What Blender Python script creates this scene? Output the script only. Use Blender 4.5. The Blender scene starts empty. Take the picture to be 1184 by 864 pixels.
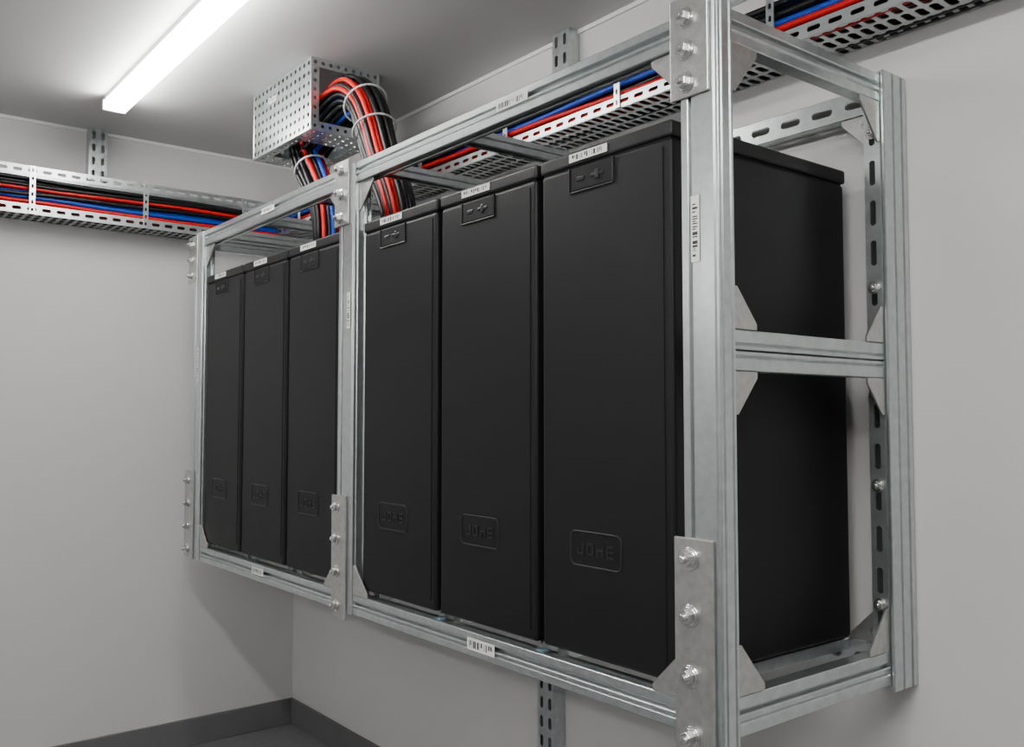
import bpy, bmesh, math, random
from mathutils import Vector
random.seed(4)
C = bpy.context.scene.collection

# ------------------------------------------------------------ materials
def mat(name, col, rough=.5, metal=0.0, var=0.0, vscale=20, bump=0.0, bscale=200, emit=0, stretch=None, spec=None):
    m = bpy.data.materials.new(name); m.use_nodes = True
    nt = m.node_tree; b = nt.nodes['Principled BSDF']
    b.inputs['Base Color'].default_value = (*col, 1)
    b.inputs['Roughness'].default_value = rough
    b.inputs['Metallic'].default_value = metal
    if spec is not None: b.inputs['Specular IOR Level'].default_value = spec
    tc = nt.nodes.new('ShaderNodeTexCoord')
    src = tc.outputs['Object']
    if stretch:
        mp = nt.nodes.new('ShaderNodeMapping'); mp.inputs['Scale'].default_value = stretch
        nt.links.new(src, mp.inputs['Vector']); src = mp.outputs['Vector']
    if var:
        n = nt.nodes.new('ShaderNodeTexNoise'); n.inputs['Scale'].default_value = vscale
        n.inputs['Detail'].default_value = 5
        nt.links.new(src, n.inputs['Vector'])
        r = nt.nodes.new('ShaderNodeValToRGB')
        r.color_ramp.elements[0].position = .3; r.color_ramp.elements[1].position = .7
        r.color_ramp.elements[0].color = (*[c*(1-var) for c in col], 1)
        r.color_ramp.elements[1].color = (*[min(1, c*(1+var)) for c in col], 1)
        nt.links.new(n.outputs['Fac'], r.inputs['Fac'])
        nt.links.new(r.outputs['Color'], b.inputs['Base Color'])
    if bump:
        n2 = nt.nodes.new('ShaderNodeTexNoise'); n2.inputs['Scale'].default_value = bscale
        nt.links.new(tc.outputs['Object'], n2.inputs['Vector'])
        bp = nt.nodes.new('ShaderNodeBump'); bp.inputs['Strength'].default_value = bump
        bp.inputs['Distance'].default_value = .002
        nt.links.new(n2.outputs['Fac'], bp.inputs['Height'])
        nt.links.new(bp.outputs['Normal'], b.inputs['Normal'])
    if emit:
        b.inputs['Emission Color'].default_value = (1, .985, .96, 1)
        b.inputs['Emission Strength'].default_value = emit
    return m

M_WALL = mat('wall_paint', (.62, .61, .605), .55, 0, .02, 1.2, .15, 90)
M_WALL2 = mat('wall_unseen_low_bounce', (.42, .42, .42), .6, 0, .02, 1.2, .15, 90)  # unseen walls toned down to cut bounce light and lift contrast
M_CEIL = mat('ceiling_paint', (.60, .60, .60), .7, 0, .02, 1.5, .15, 60)
M_FLOOR = mat('floor_vinyl', (.17, .172, .18), .5, 0, .12, 30, .2, 150)
M_BASE = mat('baseboard_rubber', (.13, .13, .133), .5, 0, .05, 10)
M_GALV = mat('galvanised_steel', (.54, .58, .58), .29, .90, .09, 45, .10, 120)
M_GALV2 = mat('galvanised_plate', (.50, .50, .48), .34, .88, .12, 60, .15, 160)
M_ZINC = mat('zinc_bolt', (.72, .72, .70), .22, .97, .05, 50)
M_TRAY = mat('tray_steel', (.50, .53, .53), .34, .88, .08, 30)
M_BATT = mat('battery_plastic', (.0055, .0055, .0065), .47, 0, .08, 60, .22, 700, spec=.24)
M_LID = mat('battery_lid_plastic', (.007, .007, .008), .45, 0, .08, 60, .22, 700, spec=.32)
M_EMB = mat('embossed_plastic', (.012, .012, .014), .35, 0, .05, 60, spec=.4)
M_DARK = mat('recess_black', (.0025, .0025, .003), .6, 0, .1, 60, spec=.25)
M_LABEL = mat('label_white', (.8, .8, .78), .5, 0, .03, 40)
M_INK = mat('label_ink', (.02, .02, .02), .5, 0, .05, 40)
M_BLK = mat('cable_black', (.004, .004, .005), .42, 0, .1, 40, spec=.35)
M_RED = mat('cable_red', (.48, .003, .003), .42, 0, .06, 40, spec=.3)
M_BLU = mat('cable_blue', (.005, .045, .36), .42, 0, .06, 40, spec=.3)
M_GRYC = mat('cable_grey', (.03, .03, .033), .42, 0, .06, 40, spec=.35)
M_TIE = mat('tie_white', (.55, .55, .55), .4, 0, .03, 40)
M_CLIP = mat('clip_blue', (.10, .16, .20), .4, 0, .05, 40)
M_FIX = mat('fixture_white', (.75, .75, .75), .4, 0, .02, 20)
M_LED = mat('led_diffuser', (.9, .9, .9), .5, 0, 0, 1, emit=54)
M_FILL_HI = mat('fill_diffuser_bright', (.9, .9, .9), .5, 0, 0, 1, emit=110)  # glow of the added off-camera batten, boosted for directional light
M_FILL_LO = mat('fill_diffuser_soft', (.9, .9, .9), .5, 0, 0, 1, emit=34)  # glow of the added suspended fill lights behind the camera

# ------------------------------------------------------------ helpers
def empty(name, loc=(0, 0, 0)):
    e = bpy.data.objects.new(name, None); e.empty_display_size = .1
    C.objects.link(e); e.location = loc
    return e
def put(name, me, parent=None, m=None, loc=None):
    o = bpy.data.objects.new(name, me); C.objects.link(o)
    if m is not None: me.materials.append(m)
    if parent: o.parent = parent
    if loc is not None: o.location = loc
    return o
def bevel(o, w, seg=2, ang=35):
    b = o.modifiers.new('bevel', 'BEVEL'); b.width = w; b.segments = seg
    b.limit_method = 'ANGLE'; b.angle_limit = math.radians(ang)
    return o
def box(name, x0, x1, y0, y1, z0, z1, m, parent=None, bw=0, seg=2):
    bm = bmesh.new()
    bmesh.ops.create_cube(bm, size=1)
    for v in bm.verts:
        v.co = Vector((x0+(v.co.x+.5)*(x1-x0), y0+(v.co.y+.5)*(y1-y0), z0+(v.co.z+.5)*(z1-z0)))
    me = bpy.data.meshes.new(name); bm.to_mesh(me); bm.free()
    o = put(name, me, parent, m)
    if bw: bevel(o, bw, seg)
    return o
def prism(name, pts, vec, m, parent=None, bw=0):
    bm = bmesh.new()
    vs = [bm.verts.new(p) for p in pts]; ws = [bm.verts.new(Vector(p)+Vector(vec)) for p in pts]
    n = len(vs)
    bm.faces.new(vs); bm.faces.new(ws[::-1])
    for i in range(n): bm.faces.new((vs[i], ws[i], ws[(i+1) % n], vs[(i+1) % n]))
    bmesh.ops.recalc_face_normals(bm, faces=bm.faces)
    me = bpy.data.meshes.new(name); bm.to_mesh(me); bm.free()
    o = put(name, me, parent, m)
    if bw: bevel(o, bw, 1, 30)
    return o
def member(name, x0, x1, y0, y1, z0, z1, axis, notches, m=None, parent=None, bw=.0018):
    if axis == 'x': u0, u1, v0, v1 = y0, y1, z0, z1
    elif axis == 'y': u0, u1, v0, v1 = x0, x1, z0, z1
    else: u0, u1, v0, v1 = x0, x1, y0, y1
    w, h = u1-u0, v1-v0
    P = [(u0, v0)]
    for f, a, d in sorted(notches.get('lo_v', [])):
        c = u0+f*w; P += [(c-a/2, v0), (c-a/2, v0+d), (c+a/2, v0+d), (c+a/2, v0)]
    P.append((u1, v0))
    for f, a, d in sorted(notches.get('hi_u', [])):
        c = v0+f*h; P += [(u1, c-a/2), (u1-d, c-a/2), (u1-d, c+a/2), (u1, c+a/2)]
    P.append((u1, v1))
    for f, a, d in sorted(notches.get('hi_v', []), reverse=True):
        c = u0+f*w; P += [(c+a/2, v1), (c+a/2, v1-d), (c-a/2, v1-d), (c-a/2, v1)]
    P.append((u0, v1))
    for f, a, d in sorted(notches.get('lo_u', []), reverse=True):
        c = v0+f*h; P += [(u0, c+a/2), (u0+d, c+a/2), (u0+d, c-a/2), (u0, c-a/2)]
    if axis == 'x': pts = [(x0, u, v) for u, v in P]; vec = (x1-x0, 0, 0)
    elif axis == 'y': pts = [(u, y0, v) for u, v in P]; vec = (0, y1-y0, 0)
    else: pts = [(u, v, z0) for u, v in P]; vec = (0, 0, z1-z0)
    return prism(name, pts, vec, m or M_GALV, parent, bw)
def perf(bm, O, U, V, lu, lv, nu, nv, fu, fv, skip=None):
    O, U, V = Vector(O), Vector(U).normalized(), Vector(V).normalized()
    cu, cv = lu/nu/2, lv/nv/2
    for i in range(nu):
        for j in range(nv):
            if skip and skip(i, j): continue
            c = O+U*(2*i+1)*cu+V*(2*j+1)*cv
            hu, hv = cu*fu, cv*fv; r = min(hu, hv)*.58
            a, b = hu-r, hv-r
            q = [(hu, -b), (hu, b), (a, hv), (-a, hv), (-hu, b), (-hu, -b), (-a, -hv), (a, -hv)]
            p = [bm.verts.new(c+U*s+V*t) for s, t in q]
            k = [bm.verts.new(c+U*s*cu+V*t*cv) for s, t in ((1, 1), (-1, 1), (-1, -1), (1, -1))]
            F = bm.faces.new
            F((k[3], k[0], p[1], p[0])); F((p[1], k[0], p[2])); F((k[0], k[1], p[3], p[2])); F((p[3], k[1], p[4]))
            F((k[1], k[2], p[5], p[4])); F((p[5], k[2], p[6])); F((k[2], k[3], p[7], p[6])); F((p[7], k[3], p[0]))
def quad(bm, O, U, V):
    O, U, V = Vector(O), Vector(U), Vector(V)
    bm.faces.new([bm.verts.new(p) for p in (O, O+U, O+U+V, O+V)])
def sheet(name, bm, m, parent, th=.0025):
    bmesh.ops.remove_doubles(bm, verts=bm.verts, dist=.0002)
    me = bpy.data.meshes.new(name); bm.to_mesh(me); bm.free()
    o = put(name, me, parent, m)
    s = o.modifiers.new('sol', 'SOLIDIFY'); s.thickness = th; s.offset = 0
    return o
def bolt(parent, p, axis, s=1.0, name='bolt'):
    bm = bmesh.new()
    def cyl(r, h, z, seg, r2=None):
        res = bmesh.ops.create_cone(bm, cap_ends=True, segments=seg, radius1=r, radius2=r2 if r2 else r, depth=h)
        for v in res['verts']: v.co.z += z+h/2
    cyl(.0185*s, .003*s, 0, 24); cyl(.0155*s, .003*s, .003*s, 24)
    cyl(.0130*s, .010*s, .006*s, 6, .0122*s); cyl(.0065*s, .006*s, .016*s, 12, .0055*s)
    me = bpy.data.meshes.new(name); bm.to_mesh(me); bm.free()
    o = put(name, me, parent, M_ZINC, p)
    o.rotation_mode = 'QUATERNION'
    o.rotation_quaternion = Vector((0, 0, 1)).rotation_difference(Vector(axis))
    bevel(o, .0007*s, 1)
    return o
def label(parent, O, U, V, w, h, n=9, seed=0):
    O, U, V = Vector(O), Vector(U), Vector(V); N = U.cross(V)
    rnd = random.Random(seed)
    prism('label', [O, O+U*w, O+U*w+V*h, O+V*h], N*.001, M_LABEL, parent)
    bm = bmesh.new(); x = w*.08
    while x < w*.9:
        a = rnd.choice([.012, .02, .035, .05])*w
        lo = .2 if rnd.random() < .7 else .42
        quad(bm, O+U*x+V*h*lo+N*.0013, U*a, V*h*(.82-lo)); x += a+rnd.choice([.015, .03, .05])*w
    me = bpy.data.meshes.new('print'); bm.to_mesh(me); bm.free()
    put('label_print', me, parent, M_INK)

# ------------------------------------------------------------ room
XL, XR, YB, YF, ZC = -4.26, 2.2, 1.985, -2.6, 2.78
box('floor', XL-.1, XR+.1, YF-.1, YB+.1, -.1, 0, M_FLOOR)
box('ceiling', XL-.1, XR+.1, YF-.1, YB+.1, ZC, ZC+.1, M_CEIL)
box('wall_back', XL-.1, XR+.1, YB, YB+.1, 0, ZC, M_WALL)
box('wall_left', XL-.1, XL, YF, YB, 0, ZC, M_WALL)
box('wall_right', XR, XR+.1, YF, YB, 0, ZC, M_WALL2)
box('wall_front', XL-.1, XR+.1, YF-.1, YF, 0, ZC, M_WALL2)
box('baseboard_back', XL, XR, YB-.012, YB, 0, .125, M_BASE, None, .004)
box('baseboard_left', XL, XL+.012, YF, YB-.012, 0, .125, M_BASE, None, .004)
box('trim_1', XL, XR, YB-.008, YB, ZC-.014, ZC, M_FIX)
box('trim_2', XL, XL+.008, YF, YB-.008, ZC-.014, ZC, M_FIX)

# ------------------------------------------------------------ led battens: one in view, the others unseen and added as fill
def batten(x0, x1, y, z=None, m=None):
    z = ZC if z is None else z
    m = m or M_LED
    e = empty('led_batten_or_fill_light', ((x0+x1)/2, y, z))
    def b(n, a0, a1, b0, b1, c0, c1, m, bw):
        o = box(n, a0, a1, b0, b1, c0, c1, m, None, bw); o.parent = e
        o.matrix_parent_inverse = e.matrix_basis.inverted()
    b('housing', x0, x1, y-.036, y+.036, z-.022, z, M_FIX, .003)
    b('diffuser', x0+.012, x1-.012, y-.043, y+.043, z-.062, z-.022, m, .012)
    b('end_cap', x0, x0+.012, y-.044, y+.044, z-.063, z-.020, M_FIX, .004)
    b('end_cap', x1-.012, x1, y-.044, y+.044, z-.063, z-.020, M_FIX, .004)
    if z < ZC:
        b('fill_uplight', x0+.02, x1-.02, y-.034, y+.034, z, z+.012, M_LED, .003)  # added upward glow to brighten the ceiling, suspended fill lights only
        for q in (x0+.2, x1-.2): b('fill_suspension_rod', q-.003, q+.003, y-.003, y+.003, z, ZC, M_FIX, 0)
batten(-3.75, -2.25, .96)
batten(-1.0, .5, .0, None, M_FILL_HI)  # unseen batten added as strong fill from the camera side
batten(-3.4, -1.9, -1.5, 2.35, M_FILL_LO)  # unseen suspended fill, added to lift ceiling and room light
batten(-1.2, .3, -1.6, 2.35, M_FILL_LO)  # second added suspended fill, also out of view

# ------------------------------------------------------------ battery rack
R = empty('battery_rack')
ZT, ZB = 2.285, .926
Y0, Y1 = 1.312, 1.357
BY0, BY1 = 1.884, 1.970
RH, RB = .062, .060
BZ0, BZ1 = 1.002, 2.092
posts = [(-1.137, -1.048), (-2.518, -2.420), (-3.808, -3.712)]
PN = {'lo_v': [(.24, .008, .012), (.90, .003, .003)], 'hi_u': [(.22, .003, .003), (.78, .003, .003)],
      'lo_u': [(.5, .016, .01)]}
for k, (a, b) in enumerate(posts):
    ext = .03 if k == 0 else 0.0
    member('front_post', a, b, Y0, Y1, ZB-ext*2, ZT+ext, 'z', PN, parent=R)
RN = {'lo_u': [(.36, .004, .005), (.60, .010, .014)], 'lo_v': [(.5, .015, .012)], 'hi_v': [(.5, .015, .012)]}
for (a, b) in ((-2.420, -1.137), (-3.712, -2.518)):
    member('top_rail', a, b, Y0+.004, Y1, ZT-RH, ZT-.001, 'x', RN, parent=R)
    member('bottom_rail', a, b, Y0+.004, Y1, ZB+.001, ZB+RB, 'x', RN, parent=R)
# slotted inner flanges behind the middle and left posts
for a in (-2.421, -3.713):
    bm = bmesh.new()
    perf(bm, (a, Y1-.004, ZB+RB), (1, 0, 0), (0, 0, 1), .030, ZT-ZB-RB-RH, 1, 34, .42, .6)
    if a < -3: bmesh.ops.scale(bm, vec=(.62, 1, 1), verts=bm.verts, space=__import__('mathutils').Matrix.Translation((-a, 0, 0)))
    sheet('slotted_flange', bm, M_GALV, R, .003)
def slotted_post(x0, x1, y0, y1, z0, z1):
    bm = bmesh.new()
    n = int((z1-z0)/.085)
    perf(bm, (x0, y0, z0), (1, 0, 0), (0, 0, 1), x1-x0, z1-z0, 1, n, .36, .62)
    quad(bm, (x0, y0, z0), (0, y1-y0, 0), (0, 0, z1-z0))
    quad(bm, (x1, y0, z0), (0, y1-y0, 0), (0, 0, z1-z0))
    sheet('rear_post', bm, M_GALV, R, .004)
slotted_post(-1.092, -1.054, BY0, BY1, ZB, ZT)
slotted_post(-2.495, -2.435, BY0, BY1, ZB, ZT)
slotted_post(-3.790, -3.730, BY0, BY1, ZB, ZT)
member('rear_post_flange', -1.052, -1.044, BY0, BY1+.012, ZB-.01, ZT+.004, 'z', {'hi_u': [(.40, .005, .004), (.78, .006, .004)]}, parent=R)
def slotted_rail(x0, x1, y, y1, z0, z1):
    bm = bmesh.new(); n = int((x1-x0)/.085)
    perf(bm, (x0, y, z0), (1, 0, 0), (0, 0, 1), x1-x0, z1-z0, n, 1, .62, .32)
    quad(bm, (x0, y, z0), (x1-x0, 0, 0), (0, y1-y, 0))
    quad(bm, (x0, y, z1), (x1-x0, 0, 0), (0, y1-y, 0))
    sheet('rear_rail', bm, M_GALV, R, .003)
for a, b in ((-2.43, -1.096), (-3.726, -2.50)):
    slotted_rail(a, b, 1.934, 1.972, ZT-.07, ZT-.012)
    slotted_rail(a, b, 1.934, 1.972, ZB+.005, ZB+.07)
SN = {'hi_u': [(.34, .004, .004), (.60, .009, .012)]}
for (a, b) in ((-1.090, -1.054), (-3.800, -3.760)):
    member('side_top_rail', a, b, Y1, BY0, ZT-.068, ZT-.004, 'y', SN, parent=R)
    member('side_bottom_rail', a, b, Y1, BY0, ZB+.004, ZB+.076, 'y', SN, parent=R)
    member('side_mid_rail', a, b, Y1, BY0, 1.637, 1.674, 'y', {'hi_u': [(.28, .004, .004)]}, parent=R)
    member('side_mid_rail', a, b, Y1, BY0, 1.597, 1.634, 'y', {'hi_u': [(.72, .004, .004)]}, parent=R)
for x in (-3.60, -3.25, -2.80, -2.36, -1.95):
    member('top_cross_member', x, x+.041, Y1, 1.934, ZT-.05, ZT-.012, 'y', {'lo_v': [(.5, .018, .02)], 'hi_u': [(.5, .004, .004)]}, parent=R)
BX = [(-3.691, -3.311), (-3.298, -2.918), (-2.905, -2.527), (-2.381, -1.986), (-1.972, -1.577), (-1.563, -1.168)]
for a, b in BX:
    for c in (a+.012, b-.047):
        member('runner', c, c+.035, Y1+.002, 1.933, ZB+.050, BZ0, 'y', {'hi_v': [(.5, .01, .006)]}, parent=R)
for a, b in ((-2.420, -1.137), (-3.712, -2.518)):
    member('runner_lip', a, b, Y1, Y1+.03, ZB+.035, ZB+.0495, 'x', {}, parent=R)
def plate(x0, x1, z0, z1, zs, s=1.0):
    o = box('splice_plate', x0, x1, Y0-.007, Y0-.0005, z0, z1, M_GALV2, R, .0025)
    for z in zs: bolt(R, (x0+(x1-x0)*.42, Y0-.007, z), (0, -1, 0), s)
plate(-1.157, -1.064, 2.115, 2.312, (2.143, 2.206, 2.268), 1.1)
plate(-1.157, -1.064, .876, 1.288, (.925, 1.035, 1.145, 1.250), 1.15)
plate(-2.540, -2.450, 2.100, 2.300, (2.125, 2.200, 2.275))
plate(-2.540, -2.450, .905, 1.275, (.945, 1.045, 1.145, 1.240))
plate(-3.870, -3.770, 2.08, 2.275, (2.11, 2.175, 2.24))
plate(-3.870, -3.770, .93, 1.29, (.965, 1.06, 1.155, 1.25))
for z in (2.15, 1.80, 1.56, 1.36, 1.10):
    bolt(R, (-1.073, BY0-.003, z), (0, -1, 0), .8)
def gus_x(x, y, z, sy, sz, s=.07):
    c = .012
    prism('gusset', [(x, y, z), (x, y+sy*s, z), (x, y+sy*s, z+sz*c), (x, y+sy*c, z+sz*s*1.15), (x, y, z+sz*s*1.15)], (.005, 0, 0), M_GALV2, R, .001)
for y, sy in ((Y1+.001, 1), (BY0-.001, -1)):
    gus_x(-1.058, y, 1.675, sy, 1); gus_x(-1.058, y, 1.596, sy, -1)
    gus_x(-1.058, y, ZT-.069, sy, -1, .08); gus_x(-1.058, y, ZB+.077, sy, 1, .08)
def gus_y(x, z, sx, sz, s=.08, y=Y0+.012):
    c = .012
    prism('gusset', [(x, y, z), (x+sx*s, y, z), (x+sx*s, y, z+sz*c), (x+sx*c, y, z+sz*s), (x, y, z+sz*s)], (0, .005, 0), M_GALV2, R, .001)
for (x, sx) in ((-1.138, -1), (-2.419, 1), (-2.519, -1), (-3.711, 1)):
    gus_y(x, ZT-RH-.001, sx, -1, .085); gus_y(x, ZB+RB+.001, sx, 1, .085, Y0+.003)
gus_y(-1.094, ZT-.072, -1, -1, .085, 1.934); gus_y(-1.094, ZB+.076, -1, 1, .085, 1.934)
bolt(R, (-1.118, 1.934, ZT-.094), (0, -1, 0), .6); bolt(R, (-1.118, 1.934, ZB+.098), (0, -1, 0), .6)
for x in (-2.32, -1.91): bolt(R, (x-.02, 1.345, ZT-.001), (0, 0, 1), .7)
X, Z = Vector((1, 0, 0)), Vector((0, 0, 1))
label(R, (-1.72, Y0+.003, ZT-.036), X, Z, .12, .022, seed=1)
label(R, (-3.125, Y0+.003, ZT-.038), X, Z, .11, .020, seed=2)
label(R, (-1.835, Y0+.003, ZB+.018), X, Z, .11, .028, seed=3)
label(R, (-3.17, Y0+.003, ZB+.024), X, Z, .10, .024, seed=4)
label(R, (-1.092, Y0-.0015, 1.80), Z, -X, .125, .020, seed=5)
label(R, (-2.440, Y0-.0015, 1.78), Z, -X, .11, .020, seed=6)
label(R, (-3.745, Y0-.0015, 1.66), Z, -X, .14, .016, seed=7)
for x in (-1.57, -1.98):
    box('clip', x-.012, x+.012, Y0+.010, Y1-.010, ZB+RB, ZB+RB+.006, M_CLIP, R, .002)

# ------------------------------------------------------------ battery modules
FY = 1.322
def battery(i, a, b):
    e = empty('battery_module', ((a+b)/2, FY, BZ0))
    inv = e.matrix_basis.copy()
    n0 = set(bpy.data.objects)
    t = 1.93
    box('case', a+.003, b-.003, FY+.001, t-.003, BZ0+.004, BZ1-.034, M_BATT, None, .009, 3)
    box('case_waist', a+.008, b-.008, FY+.005, t-.008, BZ1-.040, BZ1-.028, M_DARK)
    box('lid', a, b, FY-.001, t, BZ1-.032, BZ1, M_LID, None, .006, 3)
    box('base_skid', a+.03, b-.03, FY+.04, t-.03, BZ0, BZ0+.012, M_DARK, None, .003)
    w = b-a
    s = w/.395
    box('corner_rib', b-.026, b-.0235, FY-.0003, FY+.004, BZ0+.03, BZ1-.05, M_DARK)
    x0, x1, z0, z1 = a+.100*s, a+.232*s, BZ1-.090, BZ1-.037
    box('latch_panel', x0, x1, FY-.0003, FY+.01, z0, z1, M_DARK, None, .004)
    for q in ((x0-.003, x1+.003, z0-.003, z0), (x0-.003, x0, z0, z1), (x1, x1+.003, z0, z1)):
        box('latch_frame', q[0], q[1], FY-.002, FY+.004, q[2], q[3], M_EMB, None, .001)
    box('latch_tab', x0+.022*s, x0+.046*s, FY-.002, FY+.004, z0+.021, z0+.031, M_EMB, None, .002)
    box('latch_tab', x0+.066*s, x0+.105*s, FY-.002, FY+.004, z0+.022, z0+.030, M_EMB, None, .002)
    box('latch_tab', x0+.080*s, x0+.092*s, FY-.003, FY+.004, z0+.016, z0+.036, M_EMB, None, .002)
    cx, cz, hw, hh, r = a+.175*s, 1.232, .076*s, .036, .014
    cu = bpy.data.curves.new('badge_outline', 'CURVE'); cu.dimensions = '3D'; cu.bevel_depth = .0020; cu.bevel_resolution = 2
    sp = cu.splines.new('POLY'); pts = []
    for (sx, sz, a0) in ((1, 1, 0), (-1, 1, 90), (-1, -1, 180), (1, -1, 270)):
        for k in range(6):
            an = math.radians(a0+k*18)
            pts.append((cx+sx*(hw-r)+r*math.cos(an), FY+.001, cz+sz*(hh-r)+r*math.sin(an)))
    sp.points.add(len(pts)-1)
    for p, q in zip(sp.points, pts): p.co = (*q, 1)
    sp.use_cyclic_u = True
    cu.materials.append(M_EMB); o = bpy.data.objects.new('badge_outline', cu); C.objects.link(o)
    gw, gh, g, th = .021*s, .026, .030*s, .0045
    gx = cx-g*2+.004; gz = cz-gh/2
    def st(x0, x1, z0, z1): box('badge_glyph', x0, x1, FY-.0008, FY+.004, z0, z1, M_EMB, None, .001)
    st(gx+gw-th, gx+gw, gz, gz+gh); st(gx, gx+gw, gz, gz+th); st(gx, gx+th, gz, gz+gh*.5)
    gx += g; st(gx, gx+gw, gz, gz+th); st(gx, gx+gw, gz+gh-th, gz+gh); st(gx, gx+th, gz, gz+gh); st(gx+gw-th, gx+gw, gz, gz+gh)
    gx += g; st(gx, gx+th, gz, gz+gh*.6); st(gx+gw-th, gx+gw, gz, gz+gh); st(gx, gx+gw, gz+gh*.45, gz+gh*.45+th)
    gx += g; st(gx, gx+th, gz, gz+gh); st(gx, gx+gw, gz, gz+th); st(gx, gx+gw, gz+gh-th, gz+gh); st(gx, gx+gw, gz+gh*.42, gz+gh*.42+th)
    label(None, (a+.10*s, FY-.0015, BZ1-.024), X, Z, .118*s, .018, seed=20+i)
    for o in set(bpy.data.objects)-n0:
        o.parent = e; o.matrix_parent_inverse = inv.inverted()
for i, (a, b) in enumerate(BX): battery(i, a, b)

# ------------------------------------------------------------ cable trays
TYF = 1.825
T = empty('cable_tray')
x0, x1, zb = XL+.005, 1.4, 2.395
L = x1-x0
bm = bmesh.new()
perf(bm, (x0, TYF, zb), (1, 0, 0), (0, 1, 0), L, YB-.002-TYF, int(L/.032), 3, .62, .82)
sheet('tray_floor', bm, M_TRAY, T)
for nm, z, hgt in (('tray_lip', zb, .034), ('tray_top_rail', zb+.150, .036)):
    bm = bmesh.new()
    perf(bm, (x0, TYF, z), (1, 0, 0), (0, 0, 1), L, hgt, int(L/.055), 1, .62, .34)
    if nm == 'tray_top_rail': quad(bm, (x0, TYF, z+hgt), (L, 0, 0), (0, .03, 0))
    sheet(nm, bm, M_TRAY, T)
bm = bmesh.new()
perf(bm, (x0, YB-.003, zb), (1, 0, 0), (0, 0, 1), L, .16, int(L/.08), 2, .6, .3)
sheet('tray_back', bm, M_TRAY, T)
k = x0+.35
while k < x1:
    bm = bmesh.new(); perf(bm, (k, TYF-.004, zb), (1, 0, 0), (0, 0, 1), .022, .186, 1, 6, .4, .5)
    sheet('tray_strap', bm, M_GALV, T, .003); k += .52
T2 = empty('cable_tray')
y0, y1, zb2, xf = YF+.01, YB-.003, 2.345, XL+.15
L = y1-y0
bm = bmesh.new()
perf(bm, (XL+.002, y0, zb2), (1, 0, 0), (0, 1, 0), .148, L, 3, int(L/.032), .82, .62)
sheet('tray_floor', bm, M_TRAY, T2)
for nm, z, hgt in (('tray_lip', zb2, .040), ('tray_top_rail', zb2+.16, .038)):
    bm = bmesh.new()
    perf(bm, (xf, y0, z), (0, 1, 0), (0, 0, 1), L, hgt, int(L/.055), 1, .62, .36)
    if nm == 'tray_top_rail': perf(bm, (xf-.05, y0, z+hgt), (1, 0, 0), (0, 1, 0), .05, L, 1, int(L/.06), .4, .7)
    sheet(nm, bm, M_TRAY, T2)
bm = bmesh.new()
perf(bm, (XL+.003, y0, zb2), (0, 1, 0), (0, 0, 1), L, .198, int(L/.08), 2, .6, .3)
sheet('tray_back', bm, M_TRAY, T2)
k = y1-.35
while k > y0:
    bm = bmesh.new(); perf(bm, (xf+.004, k, zb2), (0, 1, 0), (0, 0, 1), .022, .198, 1, 6, .4, .5)
    sheet('tray_strap', bm, M_GALV, T2, .003); k -= .45

def strut_y(x, z0, z1, w=.082):
    e = empty('strut_channel')
    bm = bmesh.new(); y = YB-.045
    perf(bm, (x-w/2, y, z0), (1, 0, 0), (0, 0, 1), w, z1-z0, 2, max(1, int((z1-z0)/.06)), .35, .6)
    for q in (x-w/2, x, x+w/2): quad(bm, (q, y, z0), (0, .044, 0), (0, 0, z1-z0))
    sheet('channel', bm, M_GALV, e, .003)
strut_y(-2.19, 2.59, ZC-.002); strut_y(-2.27, .0, ZB)
e = empty('strut_channel'); bm = bmesh.new(); yq = .98
perf(bm, (XL+.045, yq, 2.55), (0, 1, 0), (0, 0, 1), .075, ZC-2.552, 2, 4, .35, .6)
for q in (yq, yq+.075): quad(bm, (XL+.001, q, 2.55), (.044, 0, 0), (0, 0, ZC-2.552))
sheet('channel', bm, M_GALV, e, .003)

# ------------------------------------------------------------ perforated cable box on ceiling
B = empty('perforated_cable_box')
bx0, bx1, by0, by1, bz0, bz1 = -3.39, -2.888, 1.39, 1.66, 2.52, ZC-.001
bm = bmesh.new()
perf(bm, (bx0, by0, bz0), (1, 0, 0), (0, 0, 1), bx1-bx0, bz1-bz0, 14, 7, .42, .42)
perf(bm, (bx1, by0, bz0), (0, 1, 0), (0, 0, 1), by1-by0, bz1-bz0, 9, 8, .42, .42, skip=lambda i, j: 1 <= i <= 7 and 1 <= j <= 6)
perf(bm, (bx0, by0, bz0), (0, 1, 0), (0, 0, 1), by1-by0, bz1-bz0, 8, 7, .42, .42)
perf(bm, (bx0, by1, bz0), (1, 0, 0), (0, 0, 1), bx1-bx0, bz1-bz0, 14, 7, .42, .42)
perf(bm, (bx0, by0, bz0), (1, 0, 0), (0, 1, 0), bx1-bx0, by1-by0, 14, 8, .42, .42, skip=lambda i, j: 3 <= i <= 9 and 1 <= j <= 6)
sheet('box_shell', bm, M_GALV, B, .003)
for (p, q) in (((bx0-.003, by0-.003), (bx0+.006, by0+.006)), ((bx1-.006, by0-.003), (bx1+.003, by0+.006)), ((bx1-.006, by1-.006), (bx1+.003, by1+.003))):
    box('box_edge', p[0], q[0], p[1], q[1], bz0, bz1, M_GALV, B, .002)
z = bz0-.002
box('box_rim', bx0, bx1, by0-.004, by0+.004, z, z+.012, M_GALV, B, .001)
box('box_rim', bx1-.004, bx1+.004, by0, by1, z, z+.012, M_GALV, B, .001)
label(B, (-3.24, by0-.004, 2.70), X, Z, .07, .022, seed=50)

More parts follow.
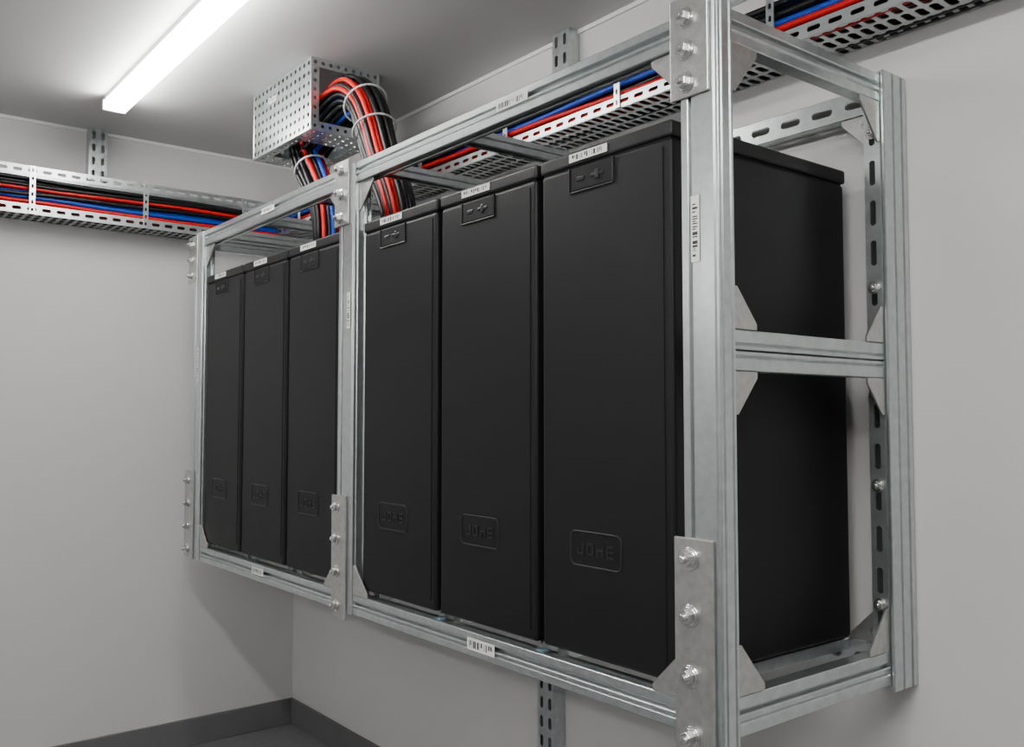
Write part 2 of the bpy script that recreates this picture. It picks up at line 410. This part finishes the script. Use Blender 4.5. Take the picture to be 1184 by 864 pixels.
# ------------------------------------------------------------ cables
def new_curve(name, r):
    cu = bpy.data.curves.new(name, 'CURVE'); cu.dimensions = '3D'
    cu.bevel_depth = r; cu.bevel_resolution = 3; cu.resolution_u = 6; cu.use_fill_caps = True
    for m in (M_BLK, M_RED, M_BLU, M_GRYC): cu.materials.append(m)
    return cu
def add_spline(cu, pts, mi):
    sp = cu.splines.new('NURBS'); sp.points.add(len(pts)-1)
    for p, q in zip(sp.points, pts): p.co = (*q, 1)
    sp.order_u = 4; sp.use_endpoint_u = True; sp.material_index = mi
def tray_cables(name, s0, s1, depth0, ddir, z0, axis, rows):
    cu = new_curve(name, .0088)
    r = random.Random(9)
    for j, row in enumerate(rows):
        for i, mi in enumerate(row):
            pts = []; n = int(abs(s1-s0)/.16)
            ph = r.uniform(0, 6)
            for k in range(n+1):
                s = s0+(s1-s0)*k/n
                d = depth0+ddir*(i*.0205+(j % 2)*.006+r.uniform(-.005, .005)); z = z0+j*.0185+r.uniform(-.005, .005)+.007*math.sin(k*.45+ph)
                pts.append((s, d, z) if axis == 'x' else (d, s, z))
            add_spline(cu, pts, mi)
    o = bpy.data.objects.new(name, cu); C.objects.link(o); return o
rows = [(1, 0, 1, 0, 0, 0, 0), (0, 0, 0, 1, 0, 0, 0), (1, 1, 0, 0, 0, 0, 0), (2, 0, 0, 2, 0, 0), (0, 2, 1, 0, 0), (0, 3, 0, 0), (0, 1, 0)]
tray_cables('tray_cable_bundle', XL+.16, 1.38, TYF+.016, 1, zb+.015, 'x', rows)
rows2 = [(0, 1, 0, 0, 0, 0), (1, 1, 0, 0, 0, 0), (1, 0, 0, 0, 0, 0), (2, 1, 0, 0, 0), (0, 2, 0, 0, 0), (1, 0, 3, 0), (0, 0, 0), (0, 0)]
tray_cables('tray_cable_bundle', YF+.02, YB-.17, xf-.016, -1, zb2+.015, 'y', rows2)

def drop_bundle(name, path, n, R0, cols, r=.0085, taper=None, jit=.2):
    cu = new_curve(name, r); rnd = random.Random(len(path)+n)
    path = [Vector(p) for p in path]
    tan = [(path[min(i+1, len(path)-1)]-path[max(i-1, 0)]).normalized() for i in range(len(path))]
    side = Vector((0, 1, 0))
    offs = []; tries = 0
    while len(offs) < n and tries < 9000:
        tries += 1
        a = rnd.uniform(0, 6.283); q = R0*math.sqrt(rnd.random()); p = (q*math.cos(a), q*math.sin(a))
        if all((p[0]-o[0])**2+(p[1]-o[1])**2 > (1.8*r)**2 for o in offs): offs.append(p)
    for c, (a, b) in enumerate(offs):
        pts = []
        for i, (p, t) in enumerate(zip(path, tan)):
            u = side.cross(t).normalized(); v = t.cross(u).normalized()
            k = 1+rnd.uniform(-jit, jit*.6)
            if taper: k *= taper[i]
            pts.append(p+u*a*k+v*b*k)
        add_spline(cu, pts, cols[c % len(cols)])
    o = bpy.data.objects.new(name, cu); C.objects.link(o)
    return o
PA = [(-3.16, 1.52, 2.56), (-3.02, 1.52, 2.61), (-2.90, 1.515, 2.645), (-2.79, 1.51, 2.645), (-2.69, 1.5, 2.58), (-2.625, 1.5, 2.46), (-2.57, 1.5, 2.33), (-2.48, 1.5, 2.20), (-2.453, 1.5, 2.08), (-2.453, 1.5, 1.95)]
oA = drop_bundle('cable_drop_bundle', PA, 34, .064, [0, 0, 1, 0, 2, 0, 0, 3, 0, 1, 0, 0, 2, 0, 0, 1, 0], taper=[1.2, 1.25, 1.15, 1.05, 1, 1, .95, .85, .8, .8])
PB = [(-3.19, 1.52, 2.70), (-3.20, 1.51, 2.61), (-3.17, 1.5, 2.53), (-3.11, 1.5, 2.45), (-3.04, 1.5, 2.37), (-2.985, 1.5, 2.28), (-2.975, 1.5, 2.18), (-2.97, 1.5, 2.105)]
oB = drop_bundle('cable_drop_bundle', PB, 26, .056, [0, 0, 2, 0, 1, 0, 0, 1, 0, 0, 2], taper=[1.2, 1.1, 1, 1, 1, .9, .9, .9])
def tie(parent, c, t, r):
    bpy.ops.mesh.primitive_torus_add(major_radius=r, minor_radius=.0035, major_segments=32, minor_segments=8, location=c)
    o = bpy.context.object; o.name = 'cable_tie'; o.data.materials.append(M_TIE)
    o.rotation_mode = 'QUATERNION'; o.rotation_quaternion = Vector((0, 0, 1)).rotation_difference(Vector(t).normalized())
    o.parent = parent
tie(oA, (-2.635, 1.5, 2.475), (.065, 0, -.12), .074)
tie(oA, (-2.70, 1.502, 2.58), (.085, 0, -.095), .076)
tie(oB, (-3.10, 1.5, 2.44), (.065, 0, -.08), .066)

# ------------------------------------------------------------ world + camera
w = bpy.data.worlds.new('world'); bpy.context.scene.world = w; w.use_nodes = True
w.node_tree.nodes['Background'].inputs['Color'].default_value = (.5, .5, .5, 1)
w.node_tree.nodes['Background'].inputs['Strength'].default_value = .05
cam = bpy.data.cameras.new('camera'); cam.sensor_width = 36; cam.lens = 36*1048/1184; cam.clip_start = .02
co = bpy.data.objects.new('camera', cam); C.objects.link(co)
co.location = (0, 0, 1.51); co.rotation_euler = (math.radians(92.79), 0, math.radians(51.6))
bpy.context.scene.camera = co
